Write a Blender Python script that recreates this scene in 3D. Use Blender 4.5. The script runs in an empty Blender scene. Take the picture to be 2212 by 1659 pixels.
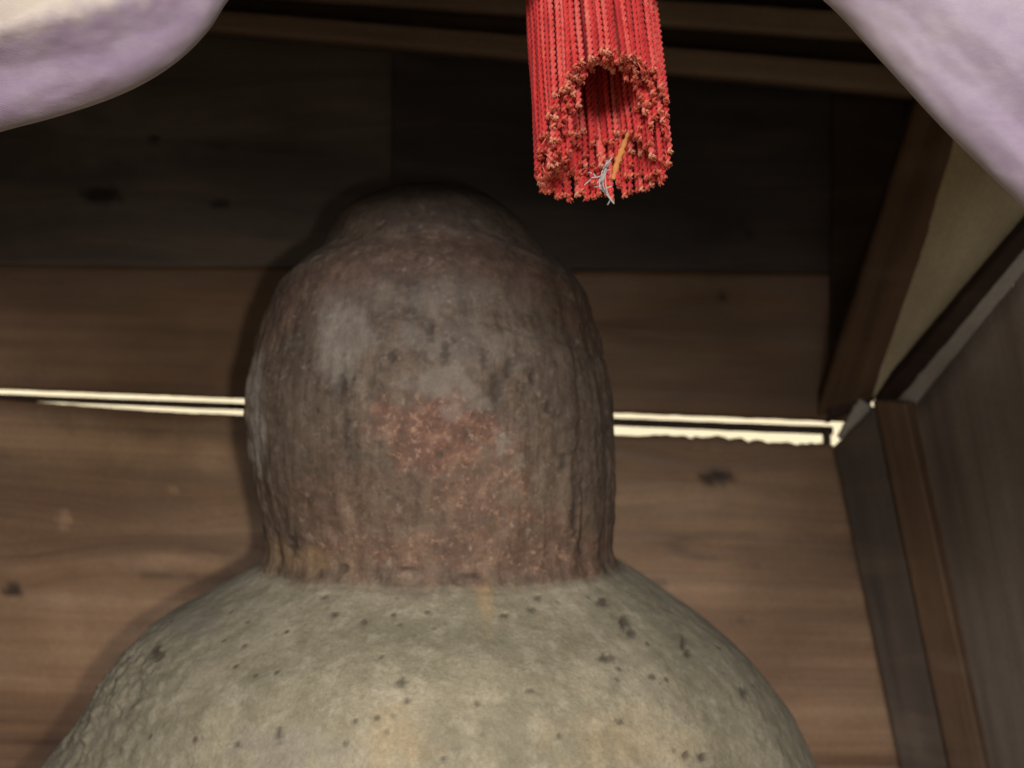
import bpy, bmesh, math, random
from mathutils import Vector, Matrix, noise
random.seed(7)
C = bpy.context.scene.collection
R = math.radians

# ------------------------------------------------------------------ camera
F = 2765.0                     # focal length in units of a 2212 px wide picture
def at(px, py, Y):             # point of the place that lies Y metres into the shrine
    return Vector(((px - 1106.0) * Y / F, Y, (829.5 - py) * Y / F))
cd = bpy.data.cameras.new('camera'); cam = bpy.data.objects.new('camera', cd); C.objects.link(cam)
cam.location = (0, 0, 0); cam.rotation_euler = (R(90), 0, 0)
cd.sensor_width = 36; cd.lens = 45; cd.clip_start = 0.02; cd.clip_end = 500
cd.dof.use_dof = True; cd.dof.focus_distance = 0.72; cd.dof.aperture_fstop = 8.0
bpy.context.scene.camera = cam

# ------------------------------------------------------------------ light
w = bpy.data.worlds.new('World'); bpy.context.scene.world = w; w.use_nodes = True
nt = w.node_tree; nt.nodes.clear()
sky = nt.nodes.new('ShaderNodeTexSky'); sky.sky_type = 'NISHITA'; sky.sun_disc = False
sky.sun_elevation = R(42); sky.sun_rotation = R(200)
bg = nt.nodes.new('ShaderNodeBackground'); bg.inputs[1].default_value = 0.05
wo = nt.nodes.new('ShaderNodeOutputWorld')
nt.links.new(sky.outputs[0], bg.inputs[0]); nt.links.new(bg.outputs[0], wo.inputs[0])

ld = bpy.data.lights.new('sun', 'SUN'); ld.energy = 5.0; ld.angle = R(0.5); ld.color = (1, .93, .80)
sun = bpy.data.objects.new('sun', ld); C.objects.link(sun); sun.rotation_euler = (R(50), 0, R(-20))

# soft daylight that comes in low through the open front of the shrine
ld = bpy.data.lights.new('front_daylight', 'AREA'); ld.energy = 56; ld.shape = 'RECTANGLE'
ld.size = 1.3; ld.size_y = 0.40; ld.color = (.97, .94, .97)
o = bpy.data.objects.new('front_daylight', ld); C.objects.link(o)
o.location = (.10, -1.5, 1.08); o.rotation_euler = (R(68), 0, R(2))
# the phone's own lamp, beside and a little below its lens
ld = bpy.data.lights.new('phone_lamp', 'SPOT'); ld.energy = 34; ld.shadow_soft_size = 0.012
ld.spot_size = R(68); ld.spot_blend = 1.0; ld.color = (1, .88, .70)
o = bpy.data.objects.new('phone_lamp', ld); C.objects.link(o)
o.location = (.044, -.01, -.026); o.rotation_euler = (R(69.5), 0, R(9))

vs = bpy.context.scene.view_settings
vs.view_transform = 'Standard'; vs.look = 'None'; vs.exposure = 0.0; vs.gamma = 1
cy = bpy.context.scene.cycles
cy.use_denoising = True; cy.max_bounces = 6

# ------------------------------------------------------------------ helpers
def tag(o, label=None, cat=None, group=None, kind=None):
    if label: o['label'] = label
    if cat: o['category'] = cat
    if group: o['group'] = group
    if kind: o['kind'] = kind
    return o
def empty(name, loc, **k):
    o = bpy.data.objects.new(name, None); C.objects.link(o); o.location = loc
    return tag(o, **k)
def mesh_obj(name, verts, faces, mat, parent=None, smooth=True):
    me = bpy.data.meshes.new(name); me.from_pydata([tuple(v) for v in verts], [], faces); me.update()
    if mat: me.materials.append(mat)
    if smooth: me.polygons.foreach_set('use_smooth', [True] * len(me.polygons))
    o = bpy.data.objects.new(name, me); C.objects.link(o)
    if parent: put(o, parent)
    return o
def put(o, parent):            # child keeps the place it was built in
    o.parent = parent
    o.matrix_parent_inverse = Matrix.Translation(-parent.location)
def fbm(v, n=4):
    return noise.fractal(v, 1.0, 2.0, n, noise_basis='PERLIN_ORIGINAL')
def sstep(a, b, x):
    if a == b: return float(x > a)
    t = min(1, max(0, (x - a) / (b - a))); return t * t * (3 - 2 * t)
def lerp_tab(tab, x):
    if x <= tab[0][0]: return tab[0][1]
    for (a, va), (b, vb) in zip(tab, tab[1:]):
        if x <= b:
            t = (x - a) / (b - a)
            return va + (vb - va) * t
    return tab[-1][1]
def smooth_tab(tab, x, h=12):
    return sum(lerp_tab(tab, x + d * h) for d in (-2, -1, 0, 1, 2)) / 5

def blob(px, py, cx, cy, rx, ry, soft=.35, wob=.25, sc=.02):
    d = math.hypot((px - cx) / rx, (py - cy) / ry)
    if d > 2: return 0.
    d += wob * fbm(Vector((px * sc, py * sc, cx)))
    return 1 - sstep(1 - soft, 1 + soft, d)
class N:                       # small node writer
    def __init__(s, name):
        s.m = bpy.data.materials.new(name); s.m.use_nodes = True
        s.t = s.m.node_tree; s.b = s.t.nodes['Principled BSDF']
    def n(s, kind, **k):
        q = s.t.nodes.new('ShaderNode' + kind)
        for a, v in k.items(): setattr(q, a, v)
        return q
    def set(s, sock, v):
        if hasattr(v, 'is_linked'): s.t.links.new(v, sock)
        else:
            sock.default_value = v
    def noise(s, vec, scale, detail=4, rough=.55, dist=0):
        q = s.n('TexNoise'); s.set(q.inputs['Vector'], vec); q.inputs['Scale'].default_value = scale
        q.inputs['Detail'].default_value = detail; q.inputs['Roughness'].default_value = rough
        q.inputs['Distortion'].default_value = dist
        return q.outputs['Fac']
    def ramp(s, f, stops):
        q = s.n('ValToRGB'); s.set(q.inputs[0], f); e = q.color_ramp.elements
        e[0].position, e[0].color = stops[0][0], tuple(stops[0][1]) + (1,)
        e[1].position, e[1].color = stops[-1][0], tuple(stops[-1][1]) + (1,)
        for p, c in stops[1:-1]:
            k = e.new(p); k.color = tuple(c) + (1,)
        return q.outputs[0]
    def fr(s, f, a, b, c=0., d=1.):
        q = s.n('MapRange'); s.set(q.inputs[0], f)
        for i, v in zip((1, 2, 3, 4), (a, b, c, d)): q.inputs[i].default_value = v
        return q.outputs[0]
    def mix(s, f, a, b, mode='MIX'):
        q = s.n('Mix', data_type='RGBA', blend_type=mode)
        s.set(q.inputs[0], f)
        for i, v in ((6, a), (7, b)):
            if isinstance(v, (tuple, list)): v = tuple(v) + (1,) if len(v) == 3 else v
            s.set(q.inputs[i], v)
        return q.outputs[2]
    def math(s, op, a, b=0.):
        q = s.n('Math', operation=op); s.set(q.inputs[0], a); s.set(q.inputs[1], b); return q.outputs[0]
    def map(s, vec, scale):
        q = s.n('Mapping'); s.set(q.inputs[0], vec); q.inputs['Scale'].default_value = scale; return q.outputs[0]
    def bump(s, h, strength, dist):
        q = s.n('Bump'); s.set(q.inputs['Height'], h); q.inputs['Strength'].default_value = strength
        q.inputs['Distance'].default_value = dist
        s.t.links.new(q.outputs[0], s.b.inputs['Normal'])
    def attr(s, name):
        return s.n('Attribute', attribute_name=name)
    def base(s, c, rough=.8, spec=.3):
        if isinstance(c, (tuple, list)): c = tuple(c) + (1,)
        s.set(s.b.inputs['Base Color'], c); s.set(s.b.inputs['Roughness'], rough)
        s.b.inputs['Specular IOR Level'].default_value = spec
        return s.m

# ------------------------------------------------------------------ materials
def wood(name, dark, mid, light, rough=.55, freq=1.0, spec=.35):
    k = N(name); g = k.attr('grain'); v = g.outputs['Vector']
    big = k.noise(k.map(v, (1.2, 1, 9 * freq)), 1.6, 3, .5, .4)
    rings = k.noise(k.map(v, (.5, 1, 60 * freq)), 1.5, 3, .6, .15)
    fine = k.noise(k.map(v, (5, 1, 420)), 1.2, 4, .65)
    f = k.math('ADD', k.math('MULTIPLY', big, .62), k.math('ADD', k.math('MULTIPLY', rings, .26), k.math('MULTIPLY', fine, .12)))
    c = k.ramp(f, [(.33, dark), (.49, mid), (.66, light)])
    pos = k.n('NewGeometry').outputs['Position']
    blot = k.noise(pos, 7, 4, .6)
    c = k.mix(k.fr(blot, .35, .7, 0, .55), c, tuple(x * .55 for x in mid))
    dust = k.noise(k.map(pos, (1, 1, 4)), 5, 3, .5)
    c = k.mix(k.fr(dust, .52, .75, 0, .22), c, (.28, .20, .13))
    c = k.mix(k.math('MULTIPLY', k.attr('sheen_scuff').outputs['Fac'], k.fr(rings, .3, .7, .5, 1)), c, tuple(x * 1.25 for x in light))
    knot = k.attr('knot').outputs['Fac']
    c = k.mix(knot, c, tuple(x * .35 for x in dark))
    spk = k.noise(pos, 330, 2, .6)
    c = k.mix(k.fr(spk, .3, .7, .0, .22), c, (.02, .015, .012))
    k.bump(k.math('ADD', rings, fine), .5, .0012)
    return k.base(c, k.fr(rings, .3, .7, rough - .1, rough + .15), spec)

M_wall_up = wood('upper_wall_wood', (.034, .024, .019), (.086, .066, .055), (.155, .124, .103), .55)  # greyer boards, with some of the upper shade put into their colour
M_shade = wood('shade_dark_wood', (.013, .011, .012), (.036, .029, .028), (.080, .062, .054), .6)  # curtain shadow at upper right, put into the wood colour
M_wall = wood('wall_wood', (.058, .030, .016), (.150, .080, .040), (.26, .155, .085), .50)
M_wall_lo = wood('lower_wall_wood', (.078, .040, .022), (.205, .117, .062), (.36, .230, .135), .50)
M_rail = wood('rail_wood', (.14, .09, .055), (.26, .18, .12), (.36, .26, .17), .7)
M_dark = wood('dark_wood', (.022, .011, .007), (.045, .024, .016), (.07, .04, .028), .8)
M_post = wood('grey_post_wood', (.040, .028, .020), (.088, .063, .046), (.13, .097, .073), .8, 1.5)
M_side = wood('side_wood', (.21, .165, .13), (.34, .275, .22), (.42, .35, .285), .85)
M_orange = wood('warm_wood', (.050, .026, .014), (.120, .066, .034), (.175, .10, .056), .7, 1.5)
M_leak_lit = wood('leak_lit_wood', (.52, .43, .26), (.68, .57, .36), (.75, .66, .45), .75)  # daylight leaking in at the gap is put into this lighter colour
M_gap_light = wood('gap_light_wood', (.28, .25, .21), (.42, .38, .32), (.5, .46, .40), .7)  # grey-tan painted for dim daylight in the gaps

def m_stone():
    k = N('weathered_stone'); pos = k.n('TexCoord').outputs['Object']
    a = k.attr('stain'); sep = k.n('SeparateColor'); k.t.links.new(a.outputs['Color'], sep.inputs[0])
    rust, pale, neck = sep.outputs[0], sep.outputs[1], sep.outputs[2]
    pit = k.attr('pit').outputs['Fac']; och = k.attr('ochre').outputs['Fac']; drk = k.attr('brown').outputs['Fac']
    n1 = k.noise(pos, 14, 5, .6); n2 = k.noise(pos, 70, 5, .65); n3 = k.noise(pos, 380, 3, .7)
    body = k.ramp(n1, [(.32, (.145, .135, .093)), (.5, (.212, .192, .135)), (.68, (.27, .245, .178))])
    body = k.mix(k.fr(k.noise(pos, 160, 4, .75), .46, .66, 0, .42), body, (.115, .10, .065))
    body = k.mix(k.fr(n2, .50, .72, 0, .5), body, (.35, .32, .25))
    body = k.mix(k.fr(k.noise(pos, 33, 4, .6), .54, .70, 0, .5), body, (.13, .115, .075))
    st = k.noise(k.map(pos, (1, 1, .13)), 85, 5, .62)
    nk = k.ramp(k.math('ADD', k.math('MULTIPLY', n1, .45), k.math('MULTIPLY', st, .55)),
                [(.36, (.027, .017, .011)), (.5, (.067, .044, .030)), (.66, (.138, .099, .067))])
    nk = k.mix(k.fr(n2, .52, .72, 0, .45), nk, (.19, .142, .102))
    nk = k.mix(k.fr(k.noise(pos, 170, 4, .7), .45, .70, 0, .5), nk, (.17, .125, .09))
    nk = k.mix(k.fr(k.noise(pos, 140, 4, .7, .5), .50, .68, 0, .55), nk, (.028, .019, .014))
    c = k.mix(neck, body, nk)
    c = k.mix(k.math('MULTIPLY', drk, k.fr(n2, .25, .65, .9, .6)), c, (.034, .022, .016))
    rc = k.ramp(n2, [(.35, (.045, .020, .012)), (.52, (.105, .045, .028)), (.70, (.20, .112, .074))])
    c = k.mix(k.math('MULTIPLY', rust, k.fr(n1, .3, .6, .7, 1)), c, rc)
    c = k.mix(k.math('MULTIPLY', pale, k.fr(n2, .3, .7, .55, .95)), c, (.20, .178, .155))
    c = k.mix(k.math('MULTIPLY', och, k.fr(n2, .3, .7, .4, .9)), c, (.33, .215, .095))
    gr = k.math('MULTIPLY', k.fr(k.noise(pos, 210, 3, .7), .55, .68), k.fr(rust, .2, .6))
    c = k.mix(k.math('MULTIPLY', gr, .5), c, (.36, .22, .15))
    # tiny dark pores and pale grains of the stone itself
    vo = k.n('TexVoronoi'); k.set(vo.inputs['Vector'], pos); vo.inputs['Scale'].default_value = 62
    pr = k.fr(vo.outputs['Distance'], .05, .20, 1, 0)
    pr = k.math('MULTIPLY', pr, k.fr(k.noise(pos, 21, 3, .5), .50, .58))
    c = k.mix(k.math('MULTIPLY', pr, .75), c, (.04, .032, .02))
    c = k.mix(k.fr(k.noise(pos, 110, 3, .6), 0.62, .76, 0, .22), c, (.42, .38, .30))
    c = k.mix(k.fr(n3, .3, .7, .0, .30), c, (.05, .042, .03))
    c = k.mix(pit, c, (.025, .019, .014))
    h = k.math('ADD', k.math('MULTIPLY', n2, .8), k.math('ADD', k.math('MULTIPLY', n3, .3), k.math('MULTIPLY', k.math('MULTIPLY', st, neck), 1.2)))
    k.bump(k.math('SUBTRACT', h, k.math('MULTIPLY', pr, .5)), .6, .0025)
    return k.base(c, .72, .35)
M_stone = m_stone()

def m_cloth(name, a, b, c2):
    k = N(name); pos = k.n('TexCoord').outputs['Object']
    n1 = k.noise(pos, 13, 5, .62); n2 = k.noise(k.map(pos, (1, 1, 2.2)), 45, 5, .65)
    c = k.ramp(k.math('ADD', k.math('MULTIPLY', n1, .6), k.math('MULTIPLY', n2, .4)), [(.30, a), (.5, b), (.70, c2)])
    c = k.mix(k.math('MULTIPLY', k.attr('cream').outputs['Fac'], k.fr(n1, .35, .65, .7, 1)), c, (.80, .70, .56))  # cream corner of the left cloth: brighter light put into its colour
    c = k.mix(k.attr('hem').outputs['Fac'], c, (.26, .245, .225))
    wv = k.n('TexWave', wave_type='BANDS', bands_direction='X'); k.set(wv.inputs['Vector'], k.attr('weave').outputs['Vector']); wv.inputs['Scale'].default_value = 320
    wh = k.n('TexWave', wave_type='BANDS', bands_direction='Z'); k.set(wh.inputs['Vector'], k.attr('weave').outputs['Vector']); wh.inputs['Scale'].default_value = 320
    k.bump(k.math('ADD', k.math('MULTIPLY', n2, 1.5), k.math('MULTIPLY', k.math('ADD', wv.outputs['Fac'], wh.outputs['Fac']), .12)), .35, .002)
    k.base(c, .9, .15)
    k.b.inputs['Sheen Weight'].default_value = .15
    return k.m
M_clothL = m_cloth('mauve_curtain', (.27, .195, .275), (.37, .28, .365), (.47, .39, .43))
M_clothR = m_cloth('lilac_curtain', (.36, .265, .36), (.46, .37, .45), (.55, .47, .50))

def m_cord(name, a, b, c2):
    k = N(name); pos = k.n('NewGeometry').outputs['Position']
    rnd = k.n('ObjectInfo').outputs['Random']
    n = k.noise(pos, 120, 3, .6); n2 = k.noise(pos, 1400, 2, .6)
    c = k.ramp(k.math('ADD', k.math('MULTIPLY', n, .55), k.math('MULTIPLY', rnd, .42)), [(.2, a), (.5, b), (.78, c2)])
    c = k.mix(k.fr(n2, .35, .7, 0, .35), c, tuple(x * .45 for x in a))
    k.bump(n2, .4, .0003)
    k.base(c, .6, .3); k.b.inputs['Sheen Weight'].default_value = .3
    k.b.inputs['Sheen Tint'].default_value = (1, .6, .6, 1)
    return k.m
M_cord = m_cord('red_cord', (.46, .012, .012), (.74, .045, .036), (.88, .19, .14))
M_fray = m_cord('frayed_red_cord', (.52, .04, .025), (.82, .17, .09), (.92, .45, .26))
def plain(name, col, rough=.8, sc=200, amt=.4):
    k = N(name); pos = k.n('TexCoord').outputs['Object']
    n = k.noise(pos, sc, 4, .6)
    return k.base(k.mix(k.fr(n, .3, .7, 0, amt), col, tuple(x * .5 for x in col)), rough, .2)
M_straw = plain('dry_straw', (.72, .27, .08))
M_lint = plain('grey_lint', (.55, .50, .46))
M_plaster = plain('cream_plaster', (.88, .80, .60), .9, 3, .15)
M_ground = plain('dry_earth', (.30, .25, .18), .95, 2, .5)

# ------------------------------------------------------------------ boards
KNOTS = [(475, 440, .006, .030), (30, 1275, .007, .03), (1545, 1030, .010, .045), (640, 1700, .008, .05),
         (215, 420, .012, .10), (330, 300, .004, .08), (1180, 700, .003, .05), (1560, 640, .004, .03), (330, 1150, .003, .06), (1250, 1500, .006, .04),
         (1620, 500, .004, .06)]
def board(name, quad, thick, mat, parent=None, seed=0., nu=60, nv=14, along='u', knots=(), gap_fill=0., wobble=.0006, rag=None, cup=.0):
    """A sawn board: quad = four front corners (left top, right top, right bottom, left bottom) in the place, thickness going back.
    Its front is a grid with worn, slightly wandering edges; 'grain' carries the coordinates the fibres follow."""
    lt, rt, rb, lb = quad
    nrm = (rt - lt).cross(lb - lt).normalized()
    if nrm.y < 0: nrm = -nrm
    V = []; G = []; K = []; Fc = []; SC = []
    L = ((rt - lt).length + (rb - lb).length) / 2; H = ((lb - lt).length + (rb - rt).length) / 2
    prof = [(0, thick), (0, .0025)] + [(j / nv, 0) for j in range(nv + 1)] + [(1, .0025), (1, thick)]
    for i in range(nu + 1):
        u = i / nu
        for j, (v, d) in enumerate(prof):
            p = lt.lerp(rt, u).lerp(lb.lerp(rb, u), v)
            e = 0.
            if v in (0, 1):
                s = -1 if v == 0 else 1
                dirv = (lb.lerp(rb, u) - lt.lerp(rt, u)).normalized()
                e = wobble * fbm(Vector((u * L * 60, seed + v * 7, 0)))
                if rag: e += rag(u, v)
                if d > 0: e += .0012
                p = p + dirv * s * e
            q = p + nrm * (d + cup * (2 * v - 1) ** 2 + .0008 * fbm(Vector((p.x * 9, seed, p.z * 40))))
            V.append(q)
            a, b = (u * L, v * H) if along == 'u' else (v * H, u * L)
            kn = 0.
            for kx, ky, kr, ks in knots:
                kp = at(kx, ky, 1.45)
                dx = (p.x - kp.x); dz = (p.z - kp.z)
                rr = math.sqrt((dx / 2.3) ** 2 + dz * dz)
                b += ks * .5 * math.exp(-(rr / ks) ** 2 * 1.6) * (1 if dz < 0 else -1) * min(1, abs(dz) / .006) * .8
                kn = max(kn, 1 - sstep(kr * .5, kr * 1.15, rr * (1 + .3 * fbm(p * 150))))
            px = 1106 + q.x * F / q.y; py = 829.5 - q.z * F / q.y; scf = 0.
            if nv > 35:
                bl = lambda X_, Y_, a_, b_, s_=.5, w_=.6, c_=.012: blob(px, py, X_, Y_, a_, b_, s_, w_, c_)
                scf = max(.75 * bl(60, 935 + .10 * px, 520, 34, .8, .5), .55 * bl(140, 1125, 14, 16, .4, .8, .08), .5 * bl(372, 1062, 14, 8, .5, .8, .08), .4 * bl(400, 1215, 170, 22), .35 * bl(250, 300, 160, 60, .7, 1.2))  # long first band is sheen painted pale; the tiny spots are chips
                dd = math.hypot((px - 1620) / 170, (py - 1178 - .06 * (px - 1460)) / 30) + .12 * fbm(Vector((px * .01, py * .02, 2)))
                if px < 1640: kn = max(kn, .42 * math.exp(-((dd - 1) / .16) ** 2))
                kn = max(kn, .6 * bl(1605, 1338, 26, 4, .5, .5, .05), .7 * bl(1425, 1262, 18, 7, .5, .5, .05), .4 * bl(330, 1248, 60, 5, .5, .7, .03))
            SC.append(scf)
            G.append((a + seed * 3.1, seed, b + seed * 1.7)); K.append(kn)
    m = len(prof)
    for i in range(nu):
        for j in range(m - 1):
            Fc.append((i * m + j, (i + 1) * m + j, (i + 1) * m + j + 1, i * m + j + 1))
        Fc.append((i * m + m - 1, (i + 1) * m + m - 1, (i + 1) * m, i * m))
    Fc.append(tuple(range(m))); Fc.append(tuple(nu * m + j for j in range(m - 1, -1, -1)))
    me = bpy.data.meshes.new(name); me.from_pydata([tuple(v) for v in V], [], Fc); me.update()
    bm = bmesh.new(); bm.from_mesh(me); bmesh.ops.recalc_face_normals(bm, faces=bm.faces); bm.to_mesh(me); bm.free()
    me.materials.append(mat)
    me.polygons.foreach_set('use_smooth', [len(p.vertices) == 4 for p in me.polygons])
    ga = me.attributes.new('grain', 'FLOAT_VECTOR', 'POINT'); ga.data.foreach_set('vector', [c for g in G for c in g])
    sa_ = me.attributes.new('sheen_scuff', 'FLOAT', 'POINT'); sa_.data.foreach_set('value', SC)
    ka = me.attributes.new('knot', 'FLOAT', 'POINT'); ka.data.foreach_set('value', K)
    o = bpy.data.objects.new(name, me); C.objects.link(o)
    if parent: put(o, parent)
    return o

YW = 1.45
back = empty('back_wall', at(935, 1900, YW), kind='structure', label='back wall of dark brown horizontal boards behind the stone', )
def q4(pts, Ys):
    return [at(x, y, Y) for (x, y), Y in zip(pts, Ys)]
# upper boards
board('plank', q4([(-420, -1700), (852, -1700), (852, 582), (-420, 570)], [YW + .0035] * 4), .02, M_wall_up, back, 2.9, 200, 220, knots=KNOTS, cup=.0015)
board('plank', q4([(846, -1700), (2260, -1700), (2160, 592), (846, 582)], [YW + .001] * 4), .02, M_shade, back, 5.5, 120, 140, knots=KNOTS, cup=.0015)  # separate dark board that carries the painted curtain shadow
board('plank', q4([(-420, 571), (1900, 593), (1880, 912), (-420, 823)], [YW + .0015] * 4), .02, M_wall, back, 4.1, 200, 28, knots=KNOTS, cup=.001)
# lower boards; the top edge of the first is ragged and rises to the left, narrowing the gap
def ragged(u, v):
    if v > 0: return 0
    px = -420 + u * 2300
    e = .0075 * (1 - sstep(-160, 420, px)) + .0045 * (1 - sstep(540, 700, px))
    if px > 1380:
        e += .0042 * (fbm(Vector((px * .035, 3, 0))) + .55) * sstep(1380, 1450, px)
        e -= .003 * sstep(1600, 1640, px)
    return e
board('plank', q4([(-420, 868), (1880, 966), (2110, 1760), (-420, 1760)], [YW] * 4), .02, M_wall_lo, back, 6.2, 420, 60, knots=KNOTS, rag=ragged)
board('plank', q4([(-420, 1764), (2110, 1764), (2140, 2300), (-420, 2300)], [YW] * 4), .02, M_wall_lo, back, 9.9, 60, 10)
board('gap_fill', q4([(1812, 944), (1858, 862), (1888, 880), (1842, 972)], [1.438] * 4), .006, M_gap_light, back, 31.3, 10, 4, rag=lambda u, v: .002 * fbm(Vector((u * 6, v, 5))))  # pale piece painted for the light in the diagonal corner gap
board('lath_end', q4([(1781, 926), (1794, 926), (1796, 972), (1783, 972)], [YW + .004] * 4), .012, M_dark, back, 33.3, 4, 4)
board('lath', q4([(-420, 837), (1800, 924), (1800, 938), (-420, 845)], [YW + .012] * 4), .008, M_dark, back, 3.3, 60, 2)

# ------------------------------------------------------------------ right-hand side
side = empty('side_wall', at(2300, 1900, 1.1), kind='structure', label='dark grey-brown side wall right of the corner post')
board('plank', q4([(1962, 896), (2430, 318), (2700, 2300), (2250, 2300)], [1.43, 1.06, 1.06, 1.43]), .02, M_side, side, 12.3, 60, 30, along='v')
board('edge_strip', q4([(1934, 874), (2380, 332), (2398, 352), (1964, 898)], [1.437, 1.075, 1.075, 1.437]), .01, M_gap_light, side, 16.6, 60, 4, rag=lambda u, v: .0016 * fbm(Vector((u * 30, v, 5))))  # closes the gap; its pale colour stands for the daylight showing there
board('batten', q4([(1893, 868), (2330, 360), (2364, 352), (1937, 874)], [1.44, 1.08, 1.08, 1.44]), .014, M_dark, side, 13.1, 50, 5)
board('leak_lit_board', q4([(1884, 858), (2080, 180), (2330, 330), (1898, 868)], [1.445, 1.20, 1.12, 1.445]), .012, M_leak_lit, side, 14.7, 60, 16)
board('plank', q4([(1765, 905), (2010, 150), (2200, 60), (1888, 866)], [1.455, 1.22, 1.14, 1.452]), .015, M_orange, side, 15.3, 60, 18)

post = empty('corner_post', at(2000, 1900, 1.4), label='grey leaning corner post with a warm brown edge, right of the stone', cat='post')
board('shaft', q4([(1800, 968), (1888, 880), (2075, 1800), (1975, 1800)], [1.442, 1.42, 1.42, 1.442]), .03, M_post, post, 17.1, 12, 60, along='v')
board('edge_strip', q4([(1886, 868), (1958, 874), (2160, 1800), (2078, 1800)], [1.425, 1.40, 1.40, 1.425]), .03, M_orange, post, 18.7, 8, 60, along='v')
corner_shade = empty('corner_shade_block', at(1865, 600, 1.44), label='dark block added for the shade in the corner above the post', cat='block')
bb = board('block', q4([(1800, 200), (1960, 200), (1885, 866), (1790, 912)], [1.447]*4), .02, M_dark, corner_shade, 19.1, 10, 30, along='v')  # dark wood painted in where the corner only lies in shadow

# ------------------------------------------------------------------ rail above the back wall
def yl(x): return 60 + (x - 450) * .0905
rail = empty('ceiling_rail', at(1200, 100, 1.40), label='two pale laths over a dark groove running along the top', cat='rail')
for nm, a, b, Y, mt, sd in (('lath', 56, 0, 1.36, M_rail, 21.), ('groove', 118, 54, 1.385, M_dark, 22.), ('lath', 175, 116, 1.36, M_rail, 23.), ('groove', 260, 173, 1.39, M_dark, 24.)):
    k0 = .55
    board(nm, q4([(-500, yl(-500) - a * k0), (2500, yl(2500) - a * 1.02), (2500, yl(2500) - b * 1.02), (-500, yl(-500) - b * k0)], [Y] * 4), .03, mt, rail, sd, 80, 4)

# ------------------------------------------------------------------ enclosure beyond the frame
def box(name, x0, x1, y0, y1, z0, z1, mat, **k):
    v = [(x, y, z) for x in (x0, x1) for y in (y0, y1) for z in (z0, z1)]
    f = [(0, 1, 3, 2), (4, 6, 7, 5), (0, 4, 5, 1), (2, 3, 7, 6), (0, 2, 6, 4), (1, 5, 7, 3)]
    return tag(mesh_obj(name, v, f, mat, smooth=False), **k)
box('floor', -1.0, 1.2, .3, 1.6, -.56, -.53, M_side, kind='structure')
box('sun_block_roof', -2.4, 2.2, -2.9, 1.6, 1.40, 1.43, M_dark, kind='structure')  # unseen; stretched far forward to keep the sun out
box('light_block_header', -1.2, 1.4, .60, .63, .36, 1.40, M_dark, kind='structure')  # unseen board added to stop light passing over the curtains
box('left_wall', -.80, -.77, .62, 1.6, -.53, 1.40, M_side, kind='structure')
box('right_outer_wall', .80, .83, .62, 1.44, -.53, 1.40, M_side, kind='structure')
box('garden_wall', -3, 5, 3.6, 3.8, -1.5, .9, M_plaster, label='cream plaster wall outside, seen only through the gap in the boards', cat='wall')
g = mesh_obj('ground', [(-150, -150, -1.5), (150, -150, -1.5), (150, 150, -1.5), (-150, 150, -1.5)], [(0, 1, 2, 3)], M_ground); tag(g, kind='structure')

# ------------------------------------------------------------------ the stone
Y0 = 1.06
S = Y0 / F
LEFT = [(398, 905), (402, 860), (412, 822), (430, 788), (450, 745), (480, 722), (520, 706), (542, 690), (562, 660), (600, 622), (640, 602), (700, 572), (760, 553), (840, 541), (900, 538), (1000, 546), (1100, 568), (1170, 580), (1200, 578), (1222, 548), (1245, 505), (1275, 450), (1310, 378), (1350, 318), (1400, 272), (1470, 225), (1540, 182), (1600, 130), (1660, 82), (1760, 30), (1900, -10), (2100, 0), (2260, 60)]
RIGHT = [(398, 925), (402, 985), (412, 1030), (430, 1068), (450, 1096), (480, 1128), (520, 1160), (545, 1184), (570, 1220), (600, 1246), (640, 1264), (700, 1280), (760, 1302), (840, 1318), (900, 1326), (1000, 1332), (1100, 1331), (1170, 1325), (1200, 1328), (1222, 1358), (1245, 1395), (1275, 1440), (1310, 1492), (1350, 1548), (1400, 1605), (1470, 1668), (1540, 1715), (1600, 1748), (1660, 1775), (1760, 1815), (1900, 1850), (2100, 1850), (2260, 1800)]
PITS = [(1072, 842, 9, 24), (962, 762, 6, 17), (1045, 772, 7, 14), (1102, 795, 7, 15), (930, 712, 6, 14), (848, 770, 5, 10), (735, 830, 8, 16), (1150, 820, 5, 12), (1185, 880, 7, 9), (1220, 1000, 6, 14),
        (630, 1178, 7, 15), (1258, 1180, 6, 8), (738, 1228, 11, 9), (700, 1290, 8, 5), (1302, 1302, 13, 10), (1352, 1345, 10, 14), (1366, 1368, 8, 9), (1310, 1420, 15, 9), (1092, 1330, 9, 5), (1165, 1292, 8, 6), (1150, 1318, 10, 5), (1488, 1412, 8, 10), (1478, 1390, 4, 14),
        (866, 1475, 10, 9), (880, 1515, 10, 6), (722, 1330, 8, 5), (785, 1345, 7, 6), (1520, 1635, 8, 8), (1482, 1633, 7, 7), (600, 1590, 5, 18), (510, 1610, 7, 6), (1412, 1463, 7, 6), (1610, 1495, 9, 9), (1145, 1492, 8, 5), (335, 1410, 12, 16), (1575, 1345, 5, 6), (880, 1230, 20, 3), (1010, 1243, 26, 3),
        (690, 1240, 7, 9), (1240, 1120, 5, 25), (1030, 1520, 6, 5), (1208, 1590, 7, 5), (960, 1640, 8, 6), (820, 1420, 5, 5), (770, 1560, 6, 6), (1340, 1560, 9, 5)]
hs = []
h = 398.0
while h < 2260:
    hs.append(h); h += 1.2 if h < 420 else (3.2 if h < 1720 else 16)
NA = 460
V = []; Fc = []; ST = []; PT = []; OC = []; BR = []
angs = []
for j in range(NA):            # finer on the side that can be seen
    t = j / NA
    angs.append(2 * math.pi * t + .42 * math.sin(2 * math.pi * t + math.pi / 2 - math.pi / 2 * 0) * 0)
top = at(913, 396, Y0 + .02)
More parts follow.
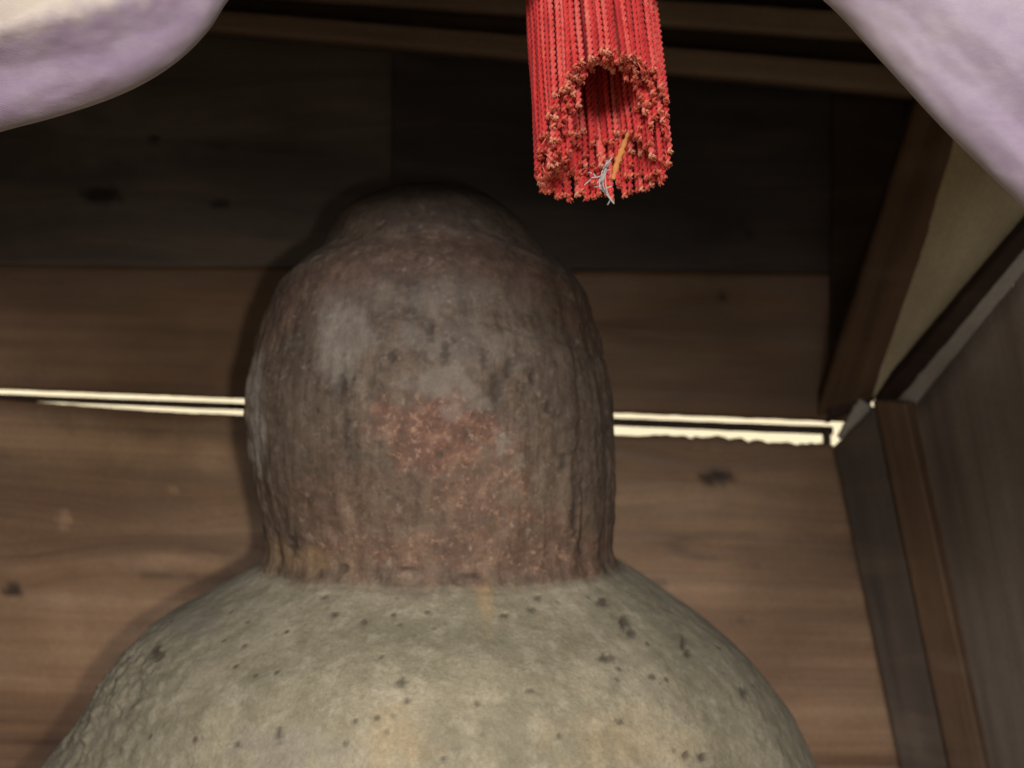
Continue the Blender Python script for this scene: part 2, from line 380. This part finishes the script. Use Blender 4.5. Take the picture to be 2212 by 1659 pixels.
for h in hs:
    l = smooth_tab(LEFT, h, 6 if h > 440 else 2); r = smooth_tab(RIGHT, h, 6 if h > 440 else 2)
    cx = (l + r) / 2; hw = (r - l) / 2 * .985
    isneck = 1 - sstep(1195, 1235, h)
    for a in angs:
        ca, sa = math.cos(a), math.sin(a)
        depth = .97 if h < 1215 else .97 - .11 * sstep(1215, 1700, h)
        # plan: neck slightly squared like a dressed shaft
        p4 = 2.0 + .35 * isneck
        rr = (abs(ca) ** p4 + abs(sa) ** p4) ** (-1 / p4)
        x = cx + hw * ca * rr; yy = -hw * sa * rr * depth
        P = Vector((x * .012, yy * .012, h * .012))
        d = 5.0 * fbm(P * .55) + 1.6 * fbm(P * 2.2) + 1.1 * fbm(P * 7)
        if isneck > 0:
            G_ = Vector((ca * 9, sa * 9, h * .004))
            d += isneck * sstep(560, 800, h) * (.35 + .9 * abs(ca) ** 2) * (4.0 * fbm(G_) + 2.2 * fbm(G_ * 2.9))
            # step edges along the right flank
            for (c0, w0, a0) in ((.76, .035, 5), (.90, .03, 7), (-.83, .03, 4)):
                if sa > -.2: d -= a0 * math.exp(-((ca - c0) / w0) ** 2) * isneck * sstep(650, 820, h)
            # worn ledge round the shoulder of the dome
            led = 500 + 95 * (ca * 1.15) ** 2 + 8 * fbm(Vector((ca * 2, 1, 4)))
            d += isneck * 6.5 * sstep(led - 12, led + 12, h) * (1 - sstep(led + 60, led + 160, h))
            led2 = 708 + 90 * max(0, ca - .1) ** 1.4 + 14 * fbm(Vector((ca * 4, 2, 9)))
            d += isneck * sstep(-.35, -.05, ca) * 3.2 * sstep(led2 - 7, led2 + 5, h) * (1 - sstep(led2 + 60, led2 + 200, h))
        # groove where the neck leaves the body
        jn = 1216 - 6 * abs(ca) ** 2.5 + 7 * fbm(Vector((ca * 3, sa * 3, 2)))
        d -= 5 * math.exp(-((h - jn) / 6) ** 2)
        # flaked left flank of the body
        fl = sstep(-.48, -.9, ca) * sstep(1290, 1380, h)
        if fl > 0:
            c_ = noise.cell_vector(Vector((ca * 7 + .8 * fbm(P), h * .016 + fbm(P * 1.7), 1)))
            d += fl * (8 * fbm(P * 1.6) + 4 * fbm(P * 4) + 3.5 * fbm(P * 10) + 1)
        pit = 0.
        if sa > 0.05:
            xs = cx + (x - cx)
            # picture position of this bit of surface as seen from the front
            Yp = Y0 + yy * S
            px = 1106 + (x - 1106) * Y0 / Yp; py = 829.5 + (h - 829.5) * Y0 / Yp
        else:
            px, py = x, h
        rust = pale = och = brn = 0.
        if sa > .02:
            for (qx, qy, rx, ry) in PITS:
                if abs(px - qx) < rx * 2.4 and abs(py - qy) < ry * 2.4:
                    nkf = 1.25 if qy < 1200 else 1.05
                    k_ = blob(px, py, qx, qy, rx * nkf, ry * nkf * (1.15 if qy < 1200 else 1), .55, .7, .1)
                    pit = max(pit, k_ * .72)
            d -= 7 * pit
            bc = 552 + .0012 * (px - 930) ** 2
            bandv = 1 - sstep(.7, 1.25, abs(py - bc + 10 * fbm(Vector((px * .012, py * .02, 6)))) / 50)
            rust = max(.30 * bandv, blob(px, py, 945, 935, 135, 82, .3, .5), .55 * blob(px, py, 1035, 1070, 100, 120, .5, .9), .5 * blob(px, py, 1000, 1195, 330, 50, .5, .7), 1e-3 + .28 * blob(px, py, 760, 1110, 190, 110, .6, .8), .4*blob(px,py,1180,1170,120,70,.6,.8))
            pale = max(.62 * blob(px, py, 735, 735, 62, 88, .4, .5), .3 * blob(px, py, 1000, 740, 130, 50, .5, .9), .5 * blob(px, py, 960, 830, 60, 55, .5, 1.2), .5 * blob(px, py, 1085, 950, 14, 34, .4, .8, .08), .9 * blob(px, py, 555, 900, 14, 110, .4, .5), .4 * blob(px, py, 420, 1350, 70, 24), .6 * blob(px, py, 620, 1620, 130, 40, .5, .8), .25 * blob(px, py, 950, 640, 200, 34, .6, .6))
            och = max(.5 * blob(px, py, 1052, 1300, 18, 48, .5, .8), .28 * blob(px, py, 640, 1205, 95, 30, .6, .7), .4 * blob(px, py, 850, 1600, 60, 60, .8, .9), .3 * blob(px, py, 1350, 1600, 120, 60, .8, 1))
            brn = max(.75 * bandv, .85 * blob(px, py, 950, 440, 290, 66, .6, .4), .8 * blob(px, py, 1235, 740, 70, 190, .7, .5), .6 * blob(px, py, 1285, 980, 60, 260, .6, .5), .7 * blob(px, py, 640, 720, 46, 170, .6, .6), .35 * blob(px, py, 1240, 900, 80, 260, .6, .6), .6 * blob(px, py, 650, 980, 90, 220, .7, .7), .5*blob(px,py,1310,1000,36,240,.5,.4))
        else:
            brn = .5 * isneck
        f = 1 + d / max(hw, 60)
        V.append(Vector(((cx + (x - cx) * f - 1106) * S, Y0 + yy * f * S, (829.5 - h) * S)))
        ST.append((rust, pale, isneck if h < 1190 else 1 - sstep(jn - 12, jn + 14, h), 1)); PT.append(pit); OC.append(och); BR.append(brn)
nr = len(hs)
for i in range(nr - 1):
    for j in range(NA):
        k = (j + 1) % NA
        Fc.append((i * NA + j, i * NA + k, (i + 1) * NA + k, (i + 1) * NA + j))
V.append(top); ST.append((0, 0, 1, 1)); PT.append(0); OC.append(0); BR.append(.3)
for j in range(NA): Fc.append((len(V) - 1, (j + 1) % NA, j))
Fc.append(tuple((nr - 1) * NA + j for j in range(NA)))
base = Vector(((935 - 1106) * S, Y0, V[(nr - 1) * NA].z))
V = [v - base for v in V]
st = mesh_obj('stone_finial', V, Fc, M_stone)
st.location = base
bm = bmesh.new(); bm.from_mesh(st.data); bmesh.ops.recalc_face_normals(bm, faces=bm.faces); bm.to_mesh(st.data); bm.free()
me = st.data
at_ = me.attributes.new('stain', 'FLOAT_COLOR', 'POINT'); at_.data.foreach_set('color', [c for s in ST for c in s])
for nm, arr in (('pit', PT), ('ochre', OC), ('brown', BR)):
    q = me.attributes.new(nm, 'FLOAT', 'POINT'); q.data.foreach_set('value', arr)
tag(st, 'weathered olive-grey stone with a domed brown rust-stained neck, before the board wall', 'stone')

# ------------------------------------------------------------------ curtains
def curtain(edge, away, Y, mat, name, label, folds, seed, lean, cream):
    """Cloth hanging beside the opening: 'edge' is the free edge it is drawn up to, 'away' how it runs off from there."""
    NU, NV = 120, 110
    V = []; Fc = []; HM = []; WV = []; CR = []
    pts = edge
    def E(t):
        s = t * (len(pts) - 1); i = min(int(s), len(pts) - 2); f = s - i
        p0 = pts[max(i - 1, 0)]; p1 = pts[i]; p2 = pts[i + 1]; p3 = pts[min(i + 2, len(pts) - 1)]
        o = []
        for c in (0, 1):
            a, b, c2, d = p0[c], p1[c], p2[c], p3[c]
            o.append(.5 * (2 * b + (c2 - a) * f + (2 * a - 5 * b + 4 * c2 - d) * f * f + (3 * b - a - 3 * c2 + d) * f ** 3))
        return o
    for i in range(NU + 1):
        u = i / NU; ex, ey = E(u)
        for j in range(NV + 1):
            v = (j - 6) / (NV - 6)
            vv = max(v, 0)
            if j < 6:          # the hem turns back behind the edge
                q = (6 - j) / 6
                x = ex + away[0] * .03 * q; y = ey + away[1] * .03 * q; dy = .006 + .022 * q
                if j == 0: dy += .0
            else:
                x = ex + away[0] * vv; y = ey + away[1] * vv
                dist = vv * 1.0
                dy = .006 * math.exp(-(vv * 40)) - .014 * (1 - math.exp(-vv * 14)) + folds(u, vv) + lean * vv
            dy += .0022 * fbm(Vector((u * 5, vv * 9, seed))) + .0007 * fbm(Vector((u * 22, vv * 38, seed)))
            V.append(at(x, y, Y + dy))
            HM.append(.55 * (1 - sstep(.008, .030, vv)) if True else 0)
            WV.append((u * .4, 0, vv * .3)); CR.append(cream(x, y))
    m = NV + 1
    for i in range(NU):
        for j in range(NV):
            Fc.append((i * m + j, (i + 1) * m + j, (i + 1) * m + j + 1, i * m + j + 1))
    o = mesh_obj(name, V, Fc, mat)
    q = o.data.attributes.new('cream', 'FLOAT', 'POINT'); q.data.foreach_set('value', CR)
    q = o.data.attributes.new('hem', 'FLOAT', 'POINT'); q.data.foreach_set('value', HM)
    q = o.data.attributes.new('weave', 'FLOAT_VECTOR', 'POINT'); q.data.foreach_set('vector', [c for g in WV for c in g])
    s = o.modifiers.new('thickness', 'SOLIDIFY'); s.thickness = .0016; s.offset = 0
    return tag(o, label, 'curtain', 'curtains drawn apart in front of the stone')
def foldL(u, v):
    return .0035 * math.sin(v * 26 + 1.2 * math.sin(u * 5)) * sstep(.02, .12, v) - .03 * sstep(.1, .45, v)
def foldR(u, v):
    return .004 * math.sin(v * 26 + 2.2 * math.sin(u * 4 + 1)) * sstep(.03, .15, v)
cl = curtain([(1500, -190), (1100, -130), (720, -85), (560, -50), (497, -8), (450, 62), (392, 122), (320, 172), (235, 212), (120, 250), (0, 282), (-140, 322), (-420, 400)], (-560, -900), .70, M_clothL,
             'curtain', 'mauve curtain swag with a rounded lower edge, on the left of the red tassel', foldL, 3.0, -.02, lambda x, y: 1 - sstep(35, 110, y + .28 * x + 22 * fbm(Vector((x * .02, y * .02, 3)))))
cr = curtain([(1000, -300), (1360, -170), (1650, -85), (1782, 0), (1905, 130), (2045, 282), (2215, 448), (2380, 610), (2600, 830)], (620, -800), .70, M_clothR,
             'curtain', 'pale lilac curtain with a straight slanting hem, on the right of the red tassel', foldR, 8.0, -.02, lambda x, y: 0.)

# ------------------------------------------------------------------ the tassel
YT = .74
ST_ = YT / F
def cord_mesh(name, L, seed, frays=16):
    """Two-ply twisted cord hanging from z=0 to z=-L with a frayed tip."""
    rnd = random.Random(seed)
    r = .00106; pitch = .0080; per = 7; n = int(L / pitch * per)
    V = []; Fc = []; mats = []
    for ply in (0, 1):
        b0 = len(V); ns = 6
        for i in range(n + 1):
            t = i / n; z = -L * t; a = 2 * math.pi * z / pitch + ply * math.pi
            wob = .0004
            op = 1 + 1.1 * sstep(L - .006, L, -z) * rnd.random()
            cx = r * .72 * math.cos(a) * op + wob * math.sin(z * 70 + seed); cyy = r * .72 * math.sin(a) * op + wob * math.cos(z * 55 + seed * 2)
            rr = r * (1 - .35 * sstep(L - .0025, L, -z)) * (1 + .1 * math.sin(i * 1.7))
            for k in range(ns):
                q = 2 * math.pi * k / ns
                V.append((cx + rr * math.cos(q), cyy + rr * math.sin(q), z))
        for i in range(n):
            for k in range(ns):
                k2 = (k + 1) % ns
                Fc.append((b0 + i * ns + k, b0 + i * ns + k2, b0 + (i + 1) * ns + k2, b0 + (i + 1) * ns + k))
                mats.append(1 if -L * (i / n) > -L + .0026 - 1e9 and i / n * L > L - .0028 else 0)
        Fc.append(tuple(b0 + n * ns + k for k in range(ns))); mats.append(1)
    for f in range(frays):     # loose fibres of the cut end
        a = rnd.random() * 6.28; rad = r * rnd.uniform(.3, 1.7); z0 = -L + rnd.uniform(0, .0015)
        p = Vector((rad * math.cos(a), rad * math.sin(a), z0)); d = Vector((math.cos(a) * rnd.uniform(.0, .6), math.sin(a) * rnd.uniform(.0, .6), -1)).normalized()
        ln = rnd.uniform(.0006, .0017); wd = rnd.uniform(.0002, .00045)
        sd = d.orthogonal().normalized(); sd2 = d.cross(sd)
        b0 = len(V)
        for s in (0, .5, 1):
            c = p + d * ln * s + sd * ln * .25 * s * s
            ww = wd * (1 - .75 * s)
            V += [tuple(c + sd * ww), tuple(c - sd * ww * .5 + sd2 * ww * .87), tuple(c - sd * ww * .5 - sd2 * ww * .87)]
        for s in (0, 1):
            for k in range(3):
                k2 = (k + 1) % 3
                Fc.append((b0 + s * 3 + k, b0 + s * 3 + k2, b0 + s * 3 + 3 + k2, b0 + s * 3 + 3 + k)); mats.append(1)
    me = bpy.data.meshes.new(name); me.from_pydata(V, [], Fc); me.update()
    me.materials.append(M_cord); me.materials.append(M_fray)
    me.polygons.foreach_set('material_index', mats); me.polygons.foreach_set('use_smooth', [True] * len(Fc))
    return me
LC = .20
cords = [cord_mesh('strand', LC, s) for s in range(8)]
head = at(1246, -330, YT + .075)       # where the skirt starts, above the frame
foot = at(1306, 352, YT)               # middle of the lower end: it swings a little towards us
axis = (foot - head).normalized()
X = Vector((1, 0, 0)); X = (X - axis * X.dot(axis)).normalized()
Yv = axis.cross(X)                     # points away from or towards us
if Yv.y < 0: Yv = -Yv
tas = empty('tassel', head, label='red tassel of twisted cords with frayed cut ends and a hollow middle', cat='tassel')
px1 = ST_                              # one picture pixel at the tassel
def ext(layer, th):                    # how much longer or shorter a strand hangs, in picture pixels; th=-90 faces us
    d = abs((math.degrees(th) + 90 + 180) % 360 - 180)     # 0 front ... 180 back
    right = math.cos(th) > 0
    if right: tab = [(0, -176), (30, -176), (55, -150), (80, -105), (95, -30), (110, 18), (140, 10), (180, 2)]
    else: tab = [(0, -182), (30, -140), (55, -62), (75, -10), (95, 30), (130, 18), (180, 2)]
    e = lerp_tab(tab, d)
    e -= layer * (2 if d < 70 else 30 * sstep(70, 130, d))
    return e
def d_of(th): return abs((math.degrees(th) + 270) % 360 - 180)
cnt = 0
for layer, (rad, num) in enumerate(((141, 64), (127, 57), (113, 50), (99, 43), (86, 36))):
    for i in range(num):
        th = 2 * math.pi * (i + .5 * (layer % 2) + random.uniform(-.22, .22)) / num - math.pi / 2
        if layer < 2 and math.sin(th) < 0 and abs(math.cos(th) * rad + 33) < 4.5: continue
        rj = rad + random.uniform(-4, 4) * (1 + (layer > 0))
        e = ext(layer, th) + random.gauss(0, 6 + 13 * (d_of(th) > 75 and layer > 0))
        off = lambda rr: X * (rr * px1 * math.cos(th)) + Yv * (rr * px1 * math.sin(th))
        end = foot + off(rj * 1.02) + axis * (e * px1)
        start = head + off(rj * .93)
        dirn = (end - start).normalized()
        o = bpy.data.objects.new('strand', cords[(i * 5 + layer * 3) % 8]); C.objects.link(o)
        o.parent = tas; o.matrix_parent_inverse = Matrix.Translation(-head)
        rot = Vector((0, 0, -1)).rotation_difference(dirn).to_matrix().to_4x4()
        th_s = random.uniform(.92, 1.12)
        o.matrix_basis = Matrix.Translation(end - dirn * LC) @ rot @ Matrix.Rotation(random.uniform(0, 6.28), 4, 'Z') @ Matrix.Diagonal((th_s, th_s, 1, 1))
        cnt += 1
print('strands', cnt)

# a splinter and a bit of lint caught in the cut ends
def tube(name, pts, rads, mat, ns=7, parent=None):
    V = []; Fc = []
    for i, p in enumerate(pts):
        d = (pts[min(i + 1, len(pts) - 1)] - pts[max(i - 1, 0)]).normalized()
        a = d.orthogonal().normalized(); b = d.cross(a)
        for k in range(ns):
            q = 2 * math.pi * k / ns
            V.append(p + (a * math.cos(q) + b * math.sin(q)) * rads[i])
    for i in range(len(pts) - 1):
        for k in range(ns):
            k2 = (k + 1) % ns
            Fc.append((i * ns + k, i * ns + k2, (i + 1) * ns + k2, (i + 1) * ns + k))
    Fc.append(tuple(range(ns))); Fc.append(tuple((len(pts) - 1) * ns + k for k in range(ns - 1, -1, -1)))
    return mesh_obj(name, V, Fc, mat, parent)
def catmull(P, n):
    out = []
    for i in range(len(P) - 1):
        p0, p1, p2, p3 = P[max(i - 1, 0)], P[i], P[i + 1], P[min(i + 2, len(P) - 1)]
        for s in range(n):
            f = s / n
            out.append(.5 * (2 * p1 + (p2 - p0) * f + (2 * p0 - 5 * p1 + 4 * p2 - p3) * f * f + (3 * p1 - p0 - 3 * p2 + p3) * f ** 3))
    return out + [P[-1]]
YS = .705
rt_ = random.Random(12)
for i in range(9):
    th = rt_.uniform(-math.pi, 0) if i % 3 else rt_.uniform(0, math.pi)
    e = ext(1, th); c0 = foot + X * (132 * px1 * math.cos(th)) + Yv * (132 * px1 * math.sin(th)) + axis * ((e - 14) * px1)
    d1 = (axis + X * rt_.uniform(-.9, .9) + Yv * rt_.uniform(-.8, .2)).normalized()
    q = catmull([c0, c0 + d1 * .004, c0 + d1 * .007 + X * rt_.uniform(-.003, .003) + axis * .002], 4)
    tube('loose_thread', q, [.00035] * len(q), M_fray, 4, tas)
pp = catmull([at(1356, 288, YS + .01), at(1344, 322, YS), at(1333, 352, YS - .004), at(1324, 388, YS - .006)], 5)
sp = tube('splinter', pp, [(.0003 + .0016 * math.sin(math.pi * (.08 + .82 * i / len(pp)))) * (1 + .35 * math.sin(i * 2.3)) for i in range(len(pp))], M_straw)
tag(sp, 'orange-brown dry splinter caught in the frayed end of the tassel', 'splinter')
rl = random.Random(5)
lint = empty('lint', at(1305, 390, YS - .008), label='grey-white wisp of lint dangling from the tassel tip', cat='lint')
main = [at(1312, 352, YS), at(1303, 374, YS - .006), at(1304, 398, YS - .01), at(1312, 420, YS - .01), at(1326, 440, YS - .012)]
for z_ in range(9):
    q = catmull([p + Vector((rl.gauss(0, 1), rl.gauss(0, 1), rl.gauss(0, 1))) * (.0004 + .0006 * (m_ in (1, 2)) + .0004 * (m_ == 0)) for m_, p in enumerate(main[:rl.choice((3, 4, 5, 5))])], 6)
    tube('fibre', q, [.00042 * (1 - .4 * i / len(q)) for i in range(len(q))], M_lint, 4, lint)
for (a, b) in (((1303, 376), (1278, 384)), ((1278, 384), (1262, 400)), ((1300, 372), (1318, 366)), ((1303, 398), (1285, 404)), ((1306, 408), (1322, 402)), ((1286, 384), (1272, 372)), ((1318, 432), (1312, 442)), ((1300, 380), (1290, 396)), ((1309, 356), (1322, 340))):
    A = at(*a, YS - .007); B = at(*b, YS - .005 + rl.uniform(-.003, .003)); m1 = A.lerp(B, .5) + Vector((rl.uniform(-1, 1), 0, rl.uniform(-1, 1))) * .0012
    q = catmull([A, m1, B], 5); tube('fibre', q, [.0006 * (1 - .4 * i / len(q)) for i in range(len(q))], M_lint, 4, lint)
# the knot the skirt hangs from and its cord, above the frame
kn = []
for i in range(13):
    t = i / 12; kn.append((head - axis * (.03 * (1 - t) - .012), .045 * math.sin(math.pi * (.12 + .80 * t)) + .004))
kk = tube('head', [p for p, _ in kn], [r_ for _, r_ in kn], M_cord, 28, tas)
tube('hanging_cord', catmull([head - axis * .015, head - axis * .08, head + Vector((0, 0, .22))], 6), [.004] * 13, M_cord, 10, tas)
